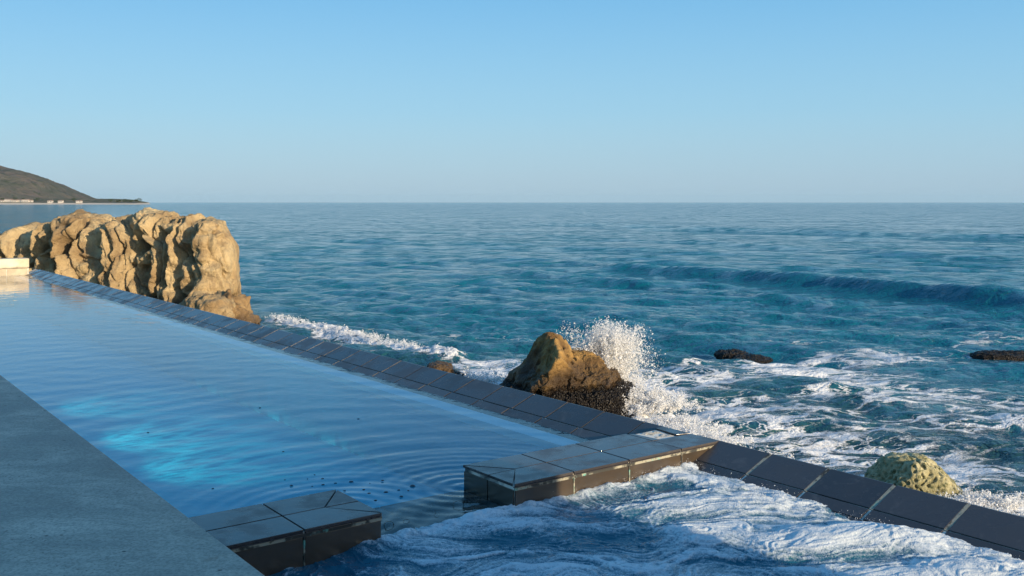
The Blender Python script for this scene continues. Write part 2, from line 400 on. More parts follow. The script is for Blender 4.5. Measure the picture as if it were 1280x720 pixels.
# ------------------------------------------------------------------ sea
def build_sea():
    az = np.linspace(R(-41), R(56), 1010)
    vv = np.concatenate([np.linspace(1200, 642, 70), np.linspace(640, 2.4, 900), 2.4 * np.geomspace(0.9, 0.06, 24)])
    r = F * DS / vv                                   # 6.9 m ... 30 km
    rr, aa = np.meshgrid(r, az, indexing='ij')
    x = rr * np.sin(aa); y = rr * np.cos(aa)
    dr = np.gradient(r)[:, None] + 0 * aa
    z = np.zeros_like(x)
    g = np.random.default_rng(21)
    gx = np.zeros_like(x)
    for lam in np.geomspace(0.5, 26, 70):
        th = R(245) + g.normal() * R(34 if lam < 6 else 16)
        k = 2 * math.pi / lam; ph = g.uniform(0, 6.28)
        amp = 0.0072 * lam ** (1.0 if lam < 3 else 0.10) * (1 if lam < 3 else 3 ** 0.90)
        fade = sst(lam / dr, 2.0, 4.5)
        q = k * (x * math.cos(th) + y * math.sin(th)) + ph + 0.8 * math.sin(lam * 3) * np.sin(0.13 * x + lam)
        s = np.sin(q)
        z += fade * amp * (s + 0.25 * np.cos(2 * q))
    patch = 0.75 + 0.5 * fbm(x / 9, y / 14, 3.3, 2)
    z *= np.clip(patch, 0.3, 1.5)
    # swell ridges: n distance seawards, c distance along the crest
    nn = (0.86 * x + 0.51 * y) / KS; cc = (-0.51 * x + 0.86 * y) / KS
    def ridge(n0, h, cf, cb, wob=0.8, seed=0.0):
        d = nn - n0 - wob * pn(cc / 11 + seed, seed, 0.5) - 0.2 * pn(cc / 2.5 + seed, seed, 0.9)
        return KS * h * np.where(d < 0, np.exp(-(d / cf) ** 2), np.exp(-(d / cb) ** 2))
    z += ridge(32.4, 0.54, 0.60, 2.2) * (1 - sst(cc, 26, 58)) * (0.9 + 0.2 * pn(cc / 5, 1.0, 2.0))
    z += ridge(58, 0.40, 1.8, 4.0, 2.0, 5.0) * (0.55 + 0.6 * pn(cc / 16, 4.0, 2.0)) * (1 - sst(cc, 60, 120))
    z += ridge(26.5, 0.16, 0.5, 1.4, 1.0, 8.0) * sst(cc, 10, 22) * (1 - sst(cc, 40, 55))
    z += ridge(90, 0.45, 3, 6, 4.0, 2.0) * (1 - sst(cc, 60, 200))
    # foam amount
    beta = CA * x + SA * y; tau = -SA * x + CA * y
    def blob(u, v, rx, ry, a):
        cx, cy = at(u, v, DS); return a * np.exp(-((x - cx) / rx / KS) ** 2 - ((y - cy) / ry / KS) ** 2)
    f = np.zeros_like(x)
    for (u, v, rx, ry, a) in ((1010, 470, 2.6, 2.6, .62), (870, 478, 1.5, 1.6, .60), (1110, 500, 2.6, 2.6, .55), (1230, 520, 2.2, 3.0, .50),
                              (1050, 560, 2.2, 1.8, .50), (1180, 585, 2.2, 1.6, .55), (1100, 445, 3.2, 1.6, .45), (1230, 428, 2.2, 1.6, .35),
                              (930, 520, 1.6, 1.8, .62), (800, 490, 1.1, 2.0, .8), (700, 425, 1.2, .8, .45), (600, 415, 2.2, .6, .42),
                              (505, 414, 1.2, .5, .40), (855, 447, .9, .4, .4), (770, 440, 1.5, 1.2, .5), (610, 465, 1.2, 1.4, .8), (1000, 428, 2.8, .5, .3)):
        f = np.maximum(f, blob(u, v, rx, ry, a)) + 0.12 * blob(u, v, rx * .8, ry * .8, a)
    wall = np.exp(-((beta - 7.6) / 1.5) ** 2) * sst(tau, -8, -2) * (1 - sst(tau, 24, 30))
    wall *= 0.75 + 0.5 * pn(tau / 1.7, 0.3, 0.7)
    f = np.maximum(f, 0.95 * wall)
    # breaking line left of the rock, along the pool
    ax_, ay_ = at(345, 402, DS); bx_, by_ = at(560, 452, DS)
    t = np.clip(((x - ax_) * (bx_ - ax_) + (y - ay_) * (by_ - ay_)) / ((bx_ - ax_) ** 2 + (by_ - ay_) ** 2), 0, 1)
    dl = np.hypot(x - ax_ - t * (bx_ - ax_), y - ay_ - t * (by_ - ay_) - 0.3 * pn(t * 9, 0.2, 0.1))
    br = np.exp(-(dl / 0.55) ** 2)
    f = np.maximum(f, 1.05 * br); z += 0.16 * br * (0.7 + 0.7 * fbm(x * 3.2, y * 3.2, 0.4, 4, .6)) + 0.10 * np.exp(-(dl / 1.6) ** 2)
    # froth heaped against the sea wall
    hp = wall * sst(tau, 0, 3) * (1 - sst(tau, 12, 17))
    z += hp * (0.16 + 0.20 * fbm(x * 1.9, y * 1.9, 2.2, 4))
    # churned heap between the golden rock and the wall
    hb = np.zeros_like(x)
    for (u, v, rr_, a) in ((800, 512, .75, .42), (850, 530, .7, .36), (600, 478, .6, .5), (905, 548, .6, .28), (960, 560, .55, .2), (770, 500, .6, .4), (1245, 618, .8, .2), (1010,560,.5,.12)):
        cx, cy = at(u, v, DS - 0.3); hb = np.maximum(hb, a * np.exp(-((x - cx) ** 2 + (y - cy) ** 2) / (rr_ * KS) ** 2))
    z += hb * (0.55 + 0.5 * fbm(x * 1.6, y * 1.6, 4.2, 5, .6)); f = np.maximum(f, np.clip(hb * 5, 0, 1.15))
    f *= 0.86 + 0.28 * pn(x / 2.2, y / 1.3, 7.7)
    shore = sst(-(beta - 7.4 - 5 * sst(x, 1, 6)), -16, -2) * (0.85 + 0.4 * pn(x / 2, y / 2, 3.0))
    V = np.stack([x, y, z + SEA], -1).reshape(-1, 3)
    o = mesh_obj('sea', V, grid_faces(len(r), len(az))[:, ::-1], M['sea'], smooth=True, origin=(0, 20, SEA), attrs=dict(foam=f, shore=np.clip(shore, 0, 1)))
    tag(o, kind='structure')
    # the sea bed and everything round the back: a plain sheet under the water
    s = 30000
    o = mesh_obj('sea_bed', np.array([(-s, -s, SEA - 1.6), (s, -s, SEA - 1.6), (s, s, SEA - 1.6), (-s, s, SEA - 1.6)]), [(0, 1, 2, 3)], M['seawall'])
    tag(o, kind='structure')
build_sea()

# ------------------------------------------------------------------ pool, edge and walls
ZT = 0.176                        # level of the top of the edge and of the cross walls
B_OUT, B_G, B_W, B_IN = 7.003, 6.681, 6.558, 6.250
T_FAR = 35.3
T_N, T_F = 6.16, 6.875            # cross wall, near and far face
slope = (ZT - 0.048) / (B_OUT - B_G)
zs = lambda b: ZT - (B_OUT - b) * slope
B_LOW = 6.30

def build_edge():
    ed = thing('infinity_edge', 'long sloping dark tiled rim of the infinity pool running out to the rock', 'pool edge', (*PW(7, 14), SEA))
    g = MB(); th = 0.014
    g.prism([(B_OUT - .006, ZT - th), (B_LOW, zs(B_LOW) - th), (B_LOW, -1.5), (B_OUT - .006, -1.5)], -6, T_FAR + 0.5)
    g.build('grout_bed', M['grout'], ed)
    s = MB(); s.box(B_OUT - 0.005, B_OUT + 0.05, -6, T_FAR + .5, SEA - 1.2, ZT - 0.11); s.build('outer_face', M['seawall'], ed)
    cap, inn, nos, cr = MB(), MB(), MB(), MB()
    gj = 0.009
    def row(mb, b1, b0, t0, t1, lift=0.0):
        nx, nz = slope / math.hypot(1, slope), 1 / math.hypot(1, slope)
        prof = [(b0, zs(b0) + lift), (b1, zs(b1) + lift), (b1 + nx * .02, zs(b1) - nz * .02), (b0 + nx * .02, zs(b0) - nz * .02)]
        mb.prism(prof, t0, t1)
    js = [3.78 + .598 * k for k in range(-9, 4)] + [T_N + .3]
    js2 = [T_F - .2, 7.14] + [7.14 + .598 * k for k in range(1, 48)]
    for near, J in ((True, js), (False, js2)):
        for a, b in zip(J[:-1], J[1:]):
            if a > T_FAR: break
            w = random.uniform(-.001, .001); gg = gj * (1.6 if near else 1)
            row(cap, B_OUT, B_G + 0.006, a + gg, b - gg, w)
            # bullnose lip on the sea side
            nos.box(B_OUT - .002, B_OUT + .018, a + gg, b - gg, ZT - .10, ZT - .004)
            if near:
                cr = MB(); cr.prism([(B_OUT - .01, ZT - .004), (B_G, zs(B_G) - .004), (B_G, zs(B_G) - .02), (B_OUT - .01, ZT - .02)], b - gg, b + gg); cr.build('crusted_joint', M['crust'], ed)
            o2 = 0.0 if near else 0.035
            row(inn, B_G - 0.006, B_W - 0.004, a + gg + o2, b - gg + o2, w)
            row(inn, B_W - 0.014, B_LOW, a + gg + .3, b - gg + .3, w)
    cap.build('cap_tiles', M['tile'], ed, 0.004); inn.build('inner_tiles', M['tile'], ed, 0.003)
    nos.build('nosing', M['tile'], ed, 0.005)

    # ---------------- cross walls between the pool and the churning basin
    def wall(b0, b1, joints, label, hole=None, diag=1):
        w = thing('dividing_wall', label, 'pool wall', (*PW((b0 + b1) / 2, (T_N + T_F) / 2), -0.8))
        tt = 0.022; tm = (T_N + T_F) / 2 + .002
        c = MB(); c.box(b0 + .012, b1 - .012, T_N + .012, T_F - .012, -1.0, ZT - tt + .004); c.build('core', M['grout'], w)
        top, sd, cr, gl = MB(), MB(), MB(), MB()
        J = [b0] + joints + [b1]
        for i, (a, b) in enumerate(zip(J[:-1], J[1:])):
            ge = 0.006
            a2 = a + (0 if i == 0 else ge); bb = b - (ge if i < len(J) - 2 else 0)
            # end tile is cut in mitred pieces
            end = (i == 0 and diag == 1) or (i == len(J) - 2 and diag == -1)
            if end:
                e = a2 if diag == 1 else bb; o_ = bb if diag == 1 else a2
                mm = e + (o_ - e) * 0.46; k = .006 * (1 if o_ > e else -1)
                def fl(pts): top.flat(pts if diag == 1 else pts[::-1], ZT - tt, ZT + random.uniform(-.001, .001))
                fl([(e, T_N), (o_, T_N), (o_, tm - .004), (mm, tm - .004), (e + k * 2, T_N + .01)])
                fl([(e, T_F), (e + k, T_F - .01), (mm, tm + .006), (o_, tm + .006), (o_, T_F)])
                fl([(e, T_N + .02), (mm - k, tm - .008), (e, tm - .02)])
                fl([(e, tm - .008), (mm - k * 2, tm), (e, T_F - .02)])
            else:
                top.box(a2, bb, T_N, tm - .005, ZT - tt, ZT + random.uniform(-.0015, .0015))
                if hole and abs(a - hole[0]) < .01:
                    top.flat([(hole[1], tm + .05), (b, tm + .005), (b, T_F), (hole[1] + .03, T_F)], ZT - tt, ZT)
                    top.flat([(a2, tm + .005), (a2 + .09, tm + .005), (a2 + .05, T_F - .05), (a2, T_F - .02)], ZT - tt, ZT)
                else:
                    top.box(a2, bb, tm + .005, T_F, ZT - tt, ZT + random.uniform(-.0015, .0015))
            jj = ge * 1.6
            sd.box(a + (jj if i else .014), b - jj, T_N - .0, T_N + .012, -.5, ZT - .052)
            sd.box(a + (jj if i else .014), b - jj, T_F - .012, T_F, -.5, ZT - .052)
            # nosing strip under the top tile
            top.box(a2, bb, T_N - .006, T_N + .016, ZT - .030, ZT - tt - .001)
            if i: gl.box(a - jj * .6, a + jj * .6, T_N - .004, T_N + .01, -.4, ZT - .045)
        cr.box(b0 + .004, b1 - .002, T_N - .003, T_N + .010, ZT - .052, ZT - .031)
        e = b0 if diag == 1 else b1; s = 1 if diag == 1 else -1
        for (q0, q1) in ((T_N + .014, tm - .006), (tm + .006, T_F - .014)):
            sd.box(min(e, e + s * .012), max(e, e + s * .012), q0, q1, -.5, ZT - .05)
        top.build('top_tiles', M['tile'], w, 0.003); sd.build('side_tiles', M['side'], w, 0.002)
        cr.build('crust_line', M['crust'], w, 0.002)
        if gl.v: gl.build('side_joints', M['crust'], w)
        return w, tm
    wl, _ = wall(2.294, 3.458, [2.863], 'short dark tiled dividing wall running out from the concrete deck', None, -1)
    wr, tm = wall(4.630, 7.0, [5.24, 5.86, 6.50], 'long dark tiled dividing wall joined to the rim, with a broken top tile', (6.50, 6.86), 1)
    # broken patch: rough mortar
    n = 40; bb, tt_ = np.meshgrid(np.linspace(6.53, 6.88, n), np.linspace(tm + .012, T_F - .01, n), indexing='ij')
    x, y = PW(bb, tt_); z = ZT - .017 + .016 * fbm(x * 9, y * 9, 1.1, 4)
    rim = np.minimum(np.minimum(bb - 6.53, 6.88 - bb), np.minimum(tt_ - tm - .012, T_F - .01 - tt_)); z -= .02 * (1 - sst(rim, 0, .04))
    mesh_obj('exposed_mortar', np.stack([x, y, z], -1).reshape(-1, 3), grid_faces(n, n), M['mortar'], wr, True)
    # weir under water between the two walls
    ws = thing('sunken_weir', 'tiled sill just under the water in the gap between the two dividing walls', 'weir', (*PW(4.04, 6.5), -0.8))
    c = MB(); c.box(3.458, 4.630, T_N + .01, T_F - .01, -1.0, -.045); c.build('core', M['grout'], ws)
    t = MB()
    for (a, b) in ((3.47, 3.83), (3.842, 4.43), (4.442, 4.62)):
        t.box(a, b, T_N, 6.515, -.06, -.028); t.box(a, b, 6.525, T_F, -.06, -.028)
    t.build('sill_tiles', M['tile'], ws, .003)
build_edge()

def build_pool():
    # basin shell
    sh = thing('pool_basin', 'blue plastered basin of the swimming pool under the water', 'pool', (*PW(4.3, 20), -1.5))
    b = MB()
    b.box(2.294, B_IN, T_F + .0, T_FAR, -1.15, -1.0)
    b.box(B_IN - .0, B_IN + .03, T_F + .0, T_FAR, -.999, -.045)
    b.build('plaster_lining', M['plaster'], sh)
    l = MB(); l.box(B_IN - .003, 6.50, T_F + .001, T_FAR - .001, -.11, -.030); l.build('ledge', M['ledge'], sh)
    # water
    nb, nt = 190, 1500
    tb = np.concatenate([np.linspace(6.17, 16, 560), np.linspace(16.02, T_FAR, 440)])
    bl = np.linspace(2.29, 6.60, nb)
    bb, tt = np.meshgrid(bl, tb, indexing='xy')
    x, y = PW(bb, tt)
    cx, cy = PW(4.1, 6.1)
    d = np.hypot(x - cx, y - cy)
    w = d + 0.35 * pn(x / 2.3, y / 2.3, .3)
    A = 0.0019 * np.exp(-d / 6.0)
    z = A * (np.sin(2 * math.pi * w / .47) + .55 * np.sin(2 * math.pi * w / .29 + 1.3) * np.exp(-d / 3) + .7 * np.sin(2 * math.pi * w / .83 + pn(x / 3, y / 3, .8) * 3))
    z *= 0.55 + 1.0 * sst(fbm(x / 3.0, y / 3.0, 5.5, 2), -.5, .6)
    z += .0010 * np.exp(-d / 14) * np.sin(2 * math.pi * (y * .97 + x * .12 + .3 * pn(x / 2, y / 2, .4)) / .62)
    z += .006 * np.exp(-(d / 1.1) ** 2) * fbm(x * 3, y * 3, .4, 3)
    # wakes curling round the wall ends
    for (eb, et) in ((3.458, T_F), (4.63, T_F)):
        ex, ey = PW(eb, et); q = np.hypot(x - ex, y - ey)
        z += .0045 * np.exp(-q / .55) * np.sin(2 * math.pi * q / .15)
    gap = (bb > 3.4) & (bb < 4.7)
    z *= 1 - .85 * sst(bb, 6.25, 6.5)
    z = np.where((tt < T_F) & ~gap, -.05, z)
    o = mesh_obj('pool_water', np.stack([x, y, z], -1).reshape(-1, 3), grid_faces(len(tb), nb), M['pool'], smooth=True)
    tag(o, kind='structure')
    # far end wall
    fw = thing('end_wall', 'cream coloured low end wall of the pool in front of the big rock', 'wall', (*PW(1, T_FAR + .3), -.5))
    c = MB(); c.box(-30, 6.70, T_FAR - .04, T_FAR + .55, .235, .55); c.build('coping', M['cream'], fw, .02)
    c = MB(); c.box(-30, 6.70, T_FAR + .012, T_FAR + .5, -1.5, .2345); c.build('core', M['mortar'], fw)
    c = MB(); bx = 6.66
    k = 0
    while bx > -8:
        w_ = 1.10 if k else .62
        for (z0, z1) in ((.008, .225), (-.25, -.008)):
            c.box(bx - w_ + .012, bx - .012, T_FAR, T_FAR + .02, z0, z1)
        bx -= w_; k += 1
    c.build('waterline_tiles', M['creamtile'], fw, .003)
build_pool()

def build_deck():
    d = MB(); d.box(-40, 2.294, -12, T_FAR - .05, -1.5, .206)
    o = d.build('deck', M['conc'], None, .008); tag(o, kind='structure')
build_deck()

def build_spa():
    n1, n2 = 560, 600
    bl = np.linspace(2.28, 6.99, n1); tl = np.linspace(1.2, 6.48, n2)
    bb, tt = np.meshgrid(bl, tl, indexing='xy')
    x, y = PW(bb, tt)
    # flow runs from the gap outwards, streaks mostly along the picture's horizontal
    wx = fbm(x / 1.1, y / 1.1, .2, 3); wy = fbm(x / 1.1 + 9, y / 1.1, 4.2, 3)
    sx = x / 1.5 + .55 * wx + y * .12; sy = y / .42 + .75 * wy
    s1 = fbm(sx, sy, 1.0, 5, .55)
    def fil(a, b, k, q, o=4): return np.clip(1 - np.abs(fbm(a, b, k, o, .5)) * 1.15, 0, 1) ** q
    w2x = sx * 1.5 + .5 * fbm(sx * 2, sy * 2, 3.3, 3); w2y = sy * 1.25 + .5 * fbm(sx * 2, sy * 2, 7.3, 3)
    s2 = .55 * fil(w2x, w2y, 6.0, 5) + .45 * fil(w2x * 2.3, w2y * 2.0, 2.0, 4) + .25 * fil(w2x * 5, w2y * 4.4, 4.0, 4)
    big = fbm(x / .95, y / .6, 9.0, 3)
    z = .030 * big + .018 * s1 + .016 * s2
    f = .23 + .34 * s1 + .78 * s2 + .22 * big
    # bore of froth sliding along the rim
    rim = np.exp(-((bb - 6.38 - .10 * pn(tt * 1.4, .2, .2) ) / .26) ** 2)
    z += .035 * rim * (1 + .6 * fbm(x * 4, y * 4, .5, 3)); f += .35 * rim
    z -= .16 * sst(bb, 6.62, 6.85)
    # bright surge on the right
    for (u, v, rx, ry, a, h) in ((1010, 655, .55, .28, .75, .11), (1110, 668, .5, .2, .6, .07), (1200, 700, .6, .2, .7, .08), (915, 625, .5, .2, .6, .06),
                              (870, 655, .5, .16, .45, .03), (760, 630, .5, .15, .4, .03), (690, 650, .45, .10, .4, .02), (800, 690, .5, .15, .4, .03), (640, 700, .35, .2, .3, .02),
                              (545, 690, .2, .2, .3, .02), (600, 640, .35, .10, .5, .03), (1270, 690, .3, .2, .6, .04)):
        cx, cy = at(u, v, CAMZ - h); k = np.exp(-((x - cx - .3 * (y - cy)) / rx) ** 2 - ((y - cy) / ry) ** 2); z += .55 * h * k; f += a * k * .55
    for (u, v, rx, ry, a) in ((640, 672, .35, .16, .55), (780, 668, .3, .12, .45), (430, 690, .45, .25, .5), (1090, 625, .35, .12, .5), (900, 700, .4, .1, .3)):
        cx, cy = at(u, v, CAMZ); k = np.exp(-((x - cx) / rx) ** 2 - ((y - cy) / ry) ** 2); f -= a * k; z -= .03 * k
    edge = np.exp(-((tt - 6.13) / .10) ** 2) * sst(bb, 3.3, 3.7); f += .35 * edge; z += .025 * edge * (1 + fbm(x * 6, y * 6, .7, 3))
    z += .006 * fbm(x * 5 + wx, y * 8 + wy, .5, 4, .5)
    z -= .02
    z = np.where(tt > 6.2, z - .22 * sst(tt, 6.2, 6.34), z)
    left = 1 - sst(bb, 2.5, 3.6); z -= .05 * left; f -= .22 * left
    o = mesh_obj('churning_water', np.stack([x, y, z], -1).reshape(-1, 3), grid_faces(n2, n1), M['spa'], smooth=True, attrs=dict(foam=np.clip(f, 0, 1.3)))
    tag(o, kind='structure')
    b = MB(); b.box(2.294, B_LOW + .05, -6, T_N, -1.5, -1.05); o = b.build('spa_floor', M['plaster']); tag(o, kind='structure')
    # the still part behind the camera
    b = MB(); b.box(2.294, 6.56, -6, 1.22, -.99, -.02); o = b.build('basin_water', M['spa']); tag(o, kind='structure')
build_spa()

# ------------------------------------------------------------------ bubbles
def build_bubbles():
    m = NT('bubble_film'); fr = m.n('ShaderNodeFresnel'); fr.inputs[0].default_value = 1.5
    dk = m.pbr((0.004, 0.012, 0.02), 0.05, None, 0.5)
    tr = m.n('ShaderNodeBsdfTransparent'); tr.inputs[0].default_value = (.55, .75, .85, 1)
    mx = m.n('ShaderNodeMixShader'); mx.inputs[0].default_value = .80; m.l(tr.outputs[0], mx.inputs[1]); m.l(dk, mx.inputs[2])
    mat = m.done(mx.outputs[0])
    spots = [(491/3.2, 16, 5), (499, 128, 4), (618, 108, 4), (590, 124, 3), (650, 124, 6), (526, 151, 7), (609, 154, 4), (652, 148, 7), (702, 142, 6),
             (765, 136, 9), (890, 131, 6), (839, 142, 3), (815, 168, 7), (836, 183, 8), (904, 178, 9), (955, 169, 6), (993, 172, 5), (1010, 153, 11), (965, 195, 8),
             (738, 172, 6), (862, 211, 7)]
    pts = [(200 + a / 3.2, 560 + b / 3.2, s / 3.2) for a, b, s in spots[1:]] + [(354, 565, 1.7), (266, 611, 1.6), (185, 541, 1.5), (325, 510, 1.5), (448, 524, 1.6)]
    big = [(480, 653, 5.0), (575, 627, 4.8), (512, 651, 3)]
    src = {}
    for i, (u, v, s) in enumerate(pts + big):
        x, y = at(u, v, CAMZ); r = s / F * y * 1.05
        isb = i >= len(pts)
        n = 14; a = np.linspace(0, math.pi * 2, 17)[:-1]; V = []; Fc = []
        for k in range(7):
            e = math.pi / 2 * k / 7
            for t in a: V.append((math.cos(e) * math.cos(t), math.cos(e) * math.sin(t), .5 * math.sin(e)))
        for k in range(6):
            for j in range(16): q = (j + 1) % 16; Fc.append((k * 16 + j, k * 16 + q, (k + 1) * 16 + q, (k + 1) * 16 + j))
        V.append((0, 0, .5)); Fc += [(96 + j, 96 + (j + 1) % 16, 112) for j in range(16)]
        V = np.array(V) * r + np.array([x, y, .001 if not isb else .0])
        o = mesh_obj('air_bubble', V, Fc, mat, smooth=True) if not isb else None
        if isb: continue
        if i < 20:
            spec = {8: 'largest round dark bubble in the middle of the cluster behind the weir', 16: 'wide double dark bubble at the right of the cluster, nearest the long dividing wall',
                    18: 'dark bubble nearest the long wall side of the sunken weir, touching its bright ripple', 19: 'half hidden bubble touching the back corner of the short dividing wall', 4: 'leftmost dark bubble of the cluster, behind the short dividing wall'}
            tag(o, spec.get(i, 'tiny dark bubble in the bubble cluster' if s < 1.6 else 'small dark bubble in the bubble cluster behind the weir'), 'bubble', 'tiny bubbles near the weir' if s < 1.6 else 'bubbles clustered near the weir')
        else:
            lab = ['lone dark bubble on the pool above the bubble cluster, beyond the bright glow', 'lone dark bubble on the pool nearest the short dividing wall and deck',
                   'lone dark bubble on the left of the bright underwater glow, near the deck edge', 'small dark bubble on open water above the bright underwater glow', 'lone dark bubble farthest right on the open rippled pool water'][i - 20]
            tag(o, lab, 'bubble', 'lone bubbles on the open pool')
build_bubbles()

# ------------------------------------------------------------------ rocks
from bisect import bisect
def lerp_tab(tab, u):
    xs = np.array([t[0] for t in tab]); return [np.interp(u, xs, np.array([t[k] for t in tab])) for k in range(1, len(tab[0]))]

def build_big_rock():
    # columns: picture column, ridge line, front distance, thickness of the mass
    top = [(-75, 330), (-60, 318), (-30, 308), (0, 311), (6, 302), (19, 292), (30, 286), (40, 277), (51, 279), (64, 278), (77, 270), (102, 265), (115, 267), (121, 271), (129, 270),
           (145, 276), (153, 276), (169, 267), (188.5, 261), (201, 264), (214, 263), (220, 268), (243, 270), (268, 271), (277, 274), (283, 284), (290, 296), (294, 318), (296, 347), (297.5, 400)]
    U = np.concatenate([np.linspace(-75, 270, 620), np.linspace(270.5, 297.5, 110)])
    vt = lerp_tab(top, U)[0] + np.interp(U, [-75, 20, 60, 100, 297], [16, 15, 8, 4, 2])
    yf = lerp_tab([(-75, 50), (0, 46.5), (50, 44), (100, 42.6), (150, 41.5), (220, 39.6), (270, 38.4), (297.5, 38.6)], U)[0]
    dep = lerp_tab([(-75, 4.0), (0, 5), (100, 5.5), (200, 5.5), (270, 4.8), (285, 3.4), (294, 2.0), (297.5, .6)], U)[0]
    yf = yf + lerp_tab([(-75, 0), (270, 0), (290, .45), (297.5, 1.2)], U)[0]
    zb = SEA - .9
    nv = 330
    t = np.linspace(0, 1, nv)
    # profile: 0..0.62 front face, 0.62..0.75 ridge, ..1 rear
    py = np.interp(t, [0, .45, .58, .66, .72, .80, 1], [0, .06, .14, .28, .45, .75, 1.0])
    pz = np.interp(t, [0, .45, .58, .66, .72, .80, 1], [0, .80, .93, .985, 1.0, .9, 0.0])
    kern = np.hanning(25); kern /= kern.sum()
    py = np.convolve(np.pad(py, 12, 'edge'), kern, 'valid'); pz = np.convolve(np.pad(pz, 12, 'edge'), kern, 'valid')
    pz /= pz.max()
    yr = yf + dep * .40
    zt = CAMZ - (vt - 253) / F * yr
    Y = yf[:, None] + dep[:, None] * py[None, :]
    Z = zb + (zt - zb)[:, None] * pz[None, :]
    X = ((U - 640) / F * (yr))[:, None] + 0 * Y
    P = np.stack([X, Y, Z], -1)
    du = np.gradient(P, axis=0); dv = np.gradient(P, axis=1)
    N = np.cross(dv, du); N /= np.linalg.norm(N, axis=-1)[..., None] + 1e-9
    if N[300, 60, 1] > 0: N = -N
    # undulating flutes: warp then ridges stretched vertically
    a = X * .9 - Y * .4
    wz = Z + .7 * pn(X / 1.8, Y / 1.8, Z / 1.8)
    wa = a + .75 * pn(X / 1.5 + 3, Y / 1.5, Z / 2.0) + .30 * wz + .12 * pn(X * 2, Y * 2, Z * 2)
    f0 = np.abs(pn(wa / 1.9, wz / 7.0, 3.5)) * 1.7
    f1 = np.abs(pn(wa / .66, wz / 4.6, .5)) * 1.7           # rounded ribs, sharp creases
    f2 = np.abs(pn(wa / .27 + 7, wz / 1.3, 2.5)) * 1.5
    bulge = fbm(X / 2.6, Y / 2.6, Z / 1.6, 3)
    facez = np.clip((Z - zb) / (zt - zb)[:, None], 0, 1)
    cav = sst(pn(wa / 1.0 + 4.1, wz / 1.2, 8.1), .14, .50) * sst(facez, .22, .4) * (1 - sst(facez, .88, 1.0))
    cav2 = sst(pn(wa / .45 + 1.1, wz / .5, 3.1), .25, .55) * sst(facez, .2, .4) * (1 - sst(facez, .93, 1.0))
    amp = (1 - .62 * sst(facez, .88, 1.0))
    endf = lerp_tab([(-75, 1), (255, 1), (285, .55), (297, .25)], U)[0][:, None]
    D = (.30 * bulge + .80 * (f0 ** .8 - .4) + .70 * (f1 ** .6 - .5) + .26 * (f2 ** .7 - .4)) * amp - 1.05 * cav - .34 * cav2
    D += .10 * (1 - np.abs(pn(wa * 2.6, wz / 1.1, 6.6)) * 3) * sst(pn(wa / 1.5, wz / 2, 4.4), -.2, .3)
    D += .085 * fbm(X * 1.6, Y * 1.6, Z * 1.6, 5, .58) + .035 * fbm(X * 6, Y * 6, Z * 6, 3)
    P = P + N * (D * endf)[..., None]
    P[..., 1] = np.maximum(P[..., 1], 0)
    cav_shade = np.clip(.8 * cav + .4 * cav2 + (1 - sst(f1, 0.0, .18)) * .5, 0, 1)
    r = thing('sandstone_rock', 'huge fluted golden sandstone rock rising behind the far end of the pool', 'rock', (-15, 42, SEA - .9))
    mesh_obj('rock_mass', P.reshape(-1, 3), grid_faces(len(U), nv), M['big'], r, True, attrs=dict(cav=cav_shade))
    # lower dark boulder fused to its right foot
    return r
def boulder(name, cx, cy, zc, rx, ry, rz, planes, mat, parent=None, n=110, amp=.05, fs=3.0, seed=0.0, sharp=9.0, pock=0.0, spike=0.0):
    th = np.linspace(0, 2 * math.pi, 2 * n, endpoint=True); ph = np.linspace(-math.pi / 2, math.pi / 2, n)
    T, Pp = np.meshgrid(th, ph, indexing='xy')
    d = np.stack([np.cos(Pp) * np.cos(T), np.cos(Pp) * np.sin(T), np.sin(Pp)], -1)
    inv = np.ones(T.shape) ** sharp * .75 ** sharp
    for (nx, ny, nz, dist) in planes:
        v = np.array([nx, ny, nz], float); v /= np.linalg.norm(v)
        inv = inv + np.clip(d @ v, 0, None) ** sharp / dist ** sharp
    r = inv ** (-1 / sharp)
    P = d * r[..., None] * np.array([rx, ry, rz])
    q = P * fs + seed
    n1 = fbm(q[..., 0], q[..., 1], q[..., 2], 5, .52); rid = 1 - np.abs(pn(q[..., 0] * .8 + 5, q[..., 1] * .8, q[..., 2] * .8)) * 2
    disp = amp * n1 + amp * .6 * rid
    if pock: disp = disp - pock * sst(pn(q[..., 0] * 2.6, q[..., 1] * 2.6, q[..., 2] * 2.6), .12, .45)
    if spike: disp = disp + spike * np.abs(pn(P[..., 0] * 15, P[..., 1] * 15, P[..., 2] * 15))
    disp[:, -1] = disp[:, 0]
    P = P + d * disp[..., None] + np.array([cx, cy, zc])
    return mesh_obj(name, P.reshape(-1, 3), grid_faces(n, 2 * n), mat, parent, True)
def place(u, v, Y):     # point seen in the photograph's column and row, at its distance
    return ((u - 640) / F * Y, Y, CAMZ - (v - 253) / F * Y)

br = build_big_rock()
cx, cy, cz = place(276, 408, 34.0)
boulder('foot_boulder', cx, cy, cz, 1.0, 1.1, 1.2, [(0, 0, 1, .8), (.8, -.2, .5, .75), (-1, 0, .2, .8), (0, -1, .1, .8)],
        m_rock('brown_foot_rock', (0.15, 0.09, 0.04), (0.36, 0.24, 0.11), (0.06, 0.04, 0.025), -1.5, -2.0, 1.2), br, 130, .22, 2.0, 3.0)
cx, cy, cz = place(256, 398, 33.6)
boulder('foot_boulder', cx, cy, cz, .75, .8, .9, [(0, 0, 1, .8), (-.5, -.6, .4, .8)],
        M['big'], br, 70, .10, 3.0, 8.0)

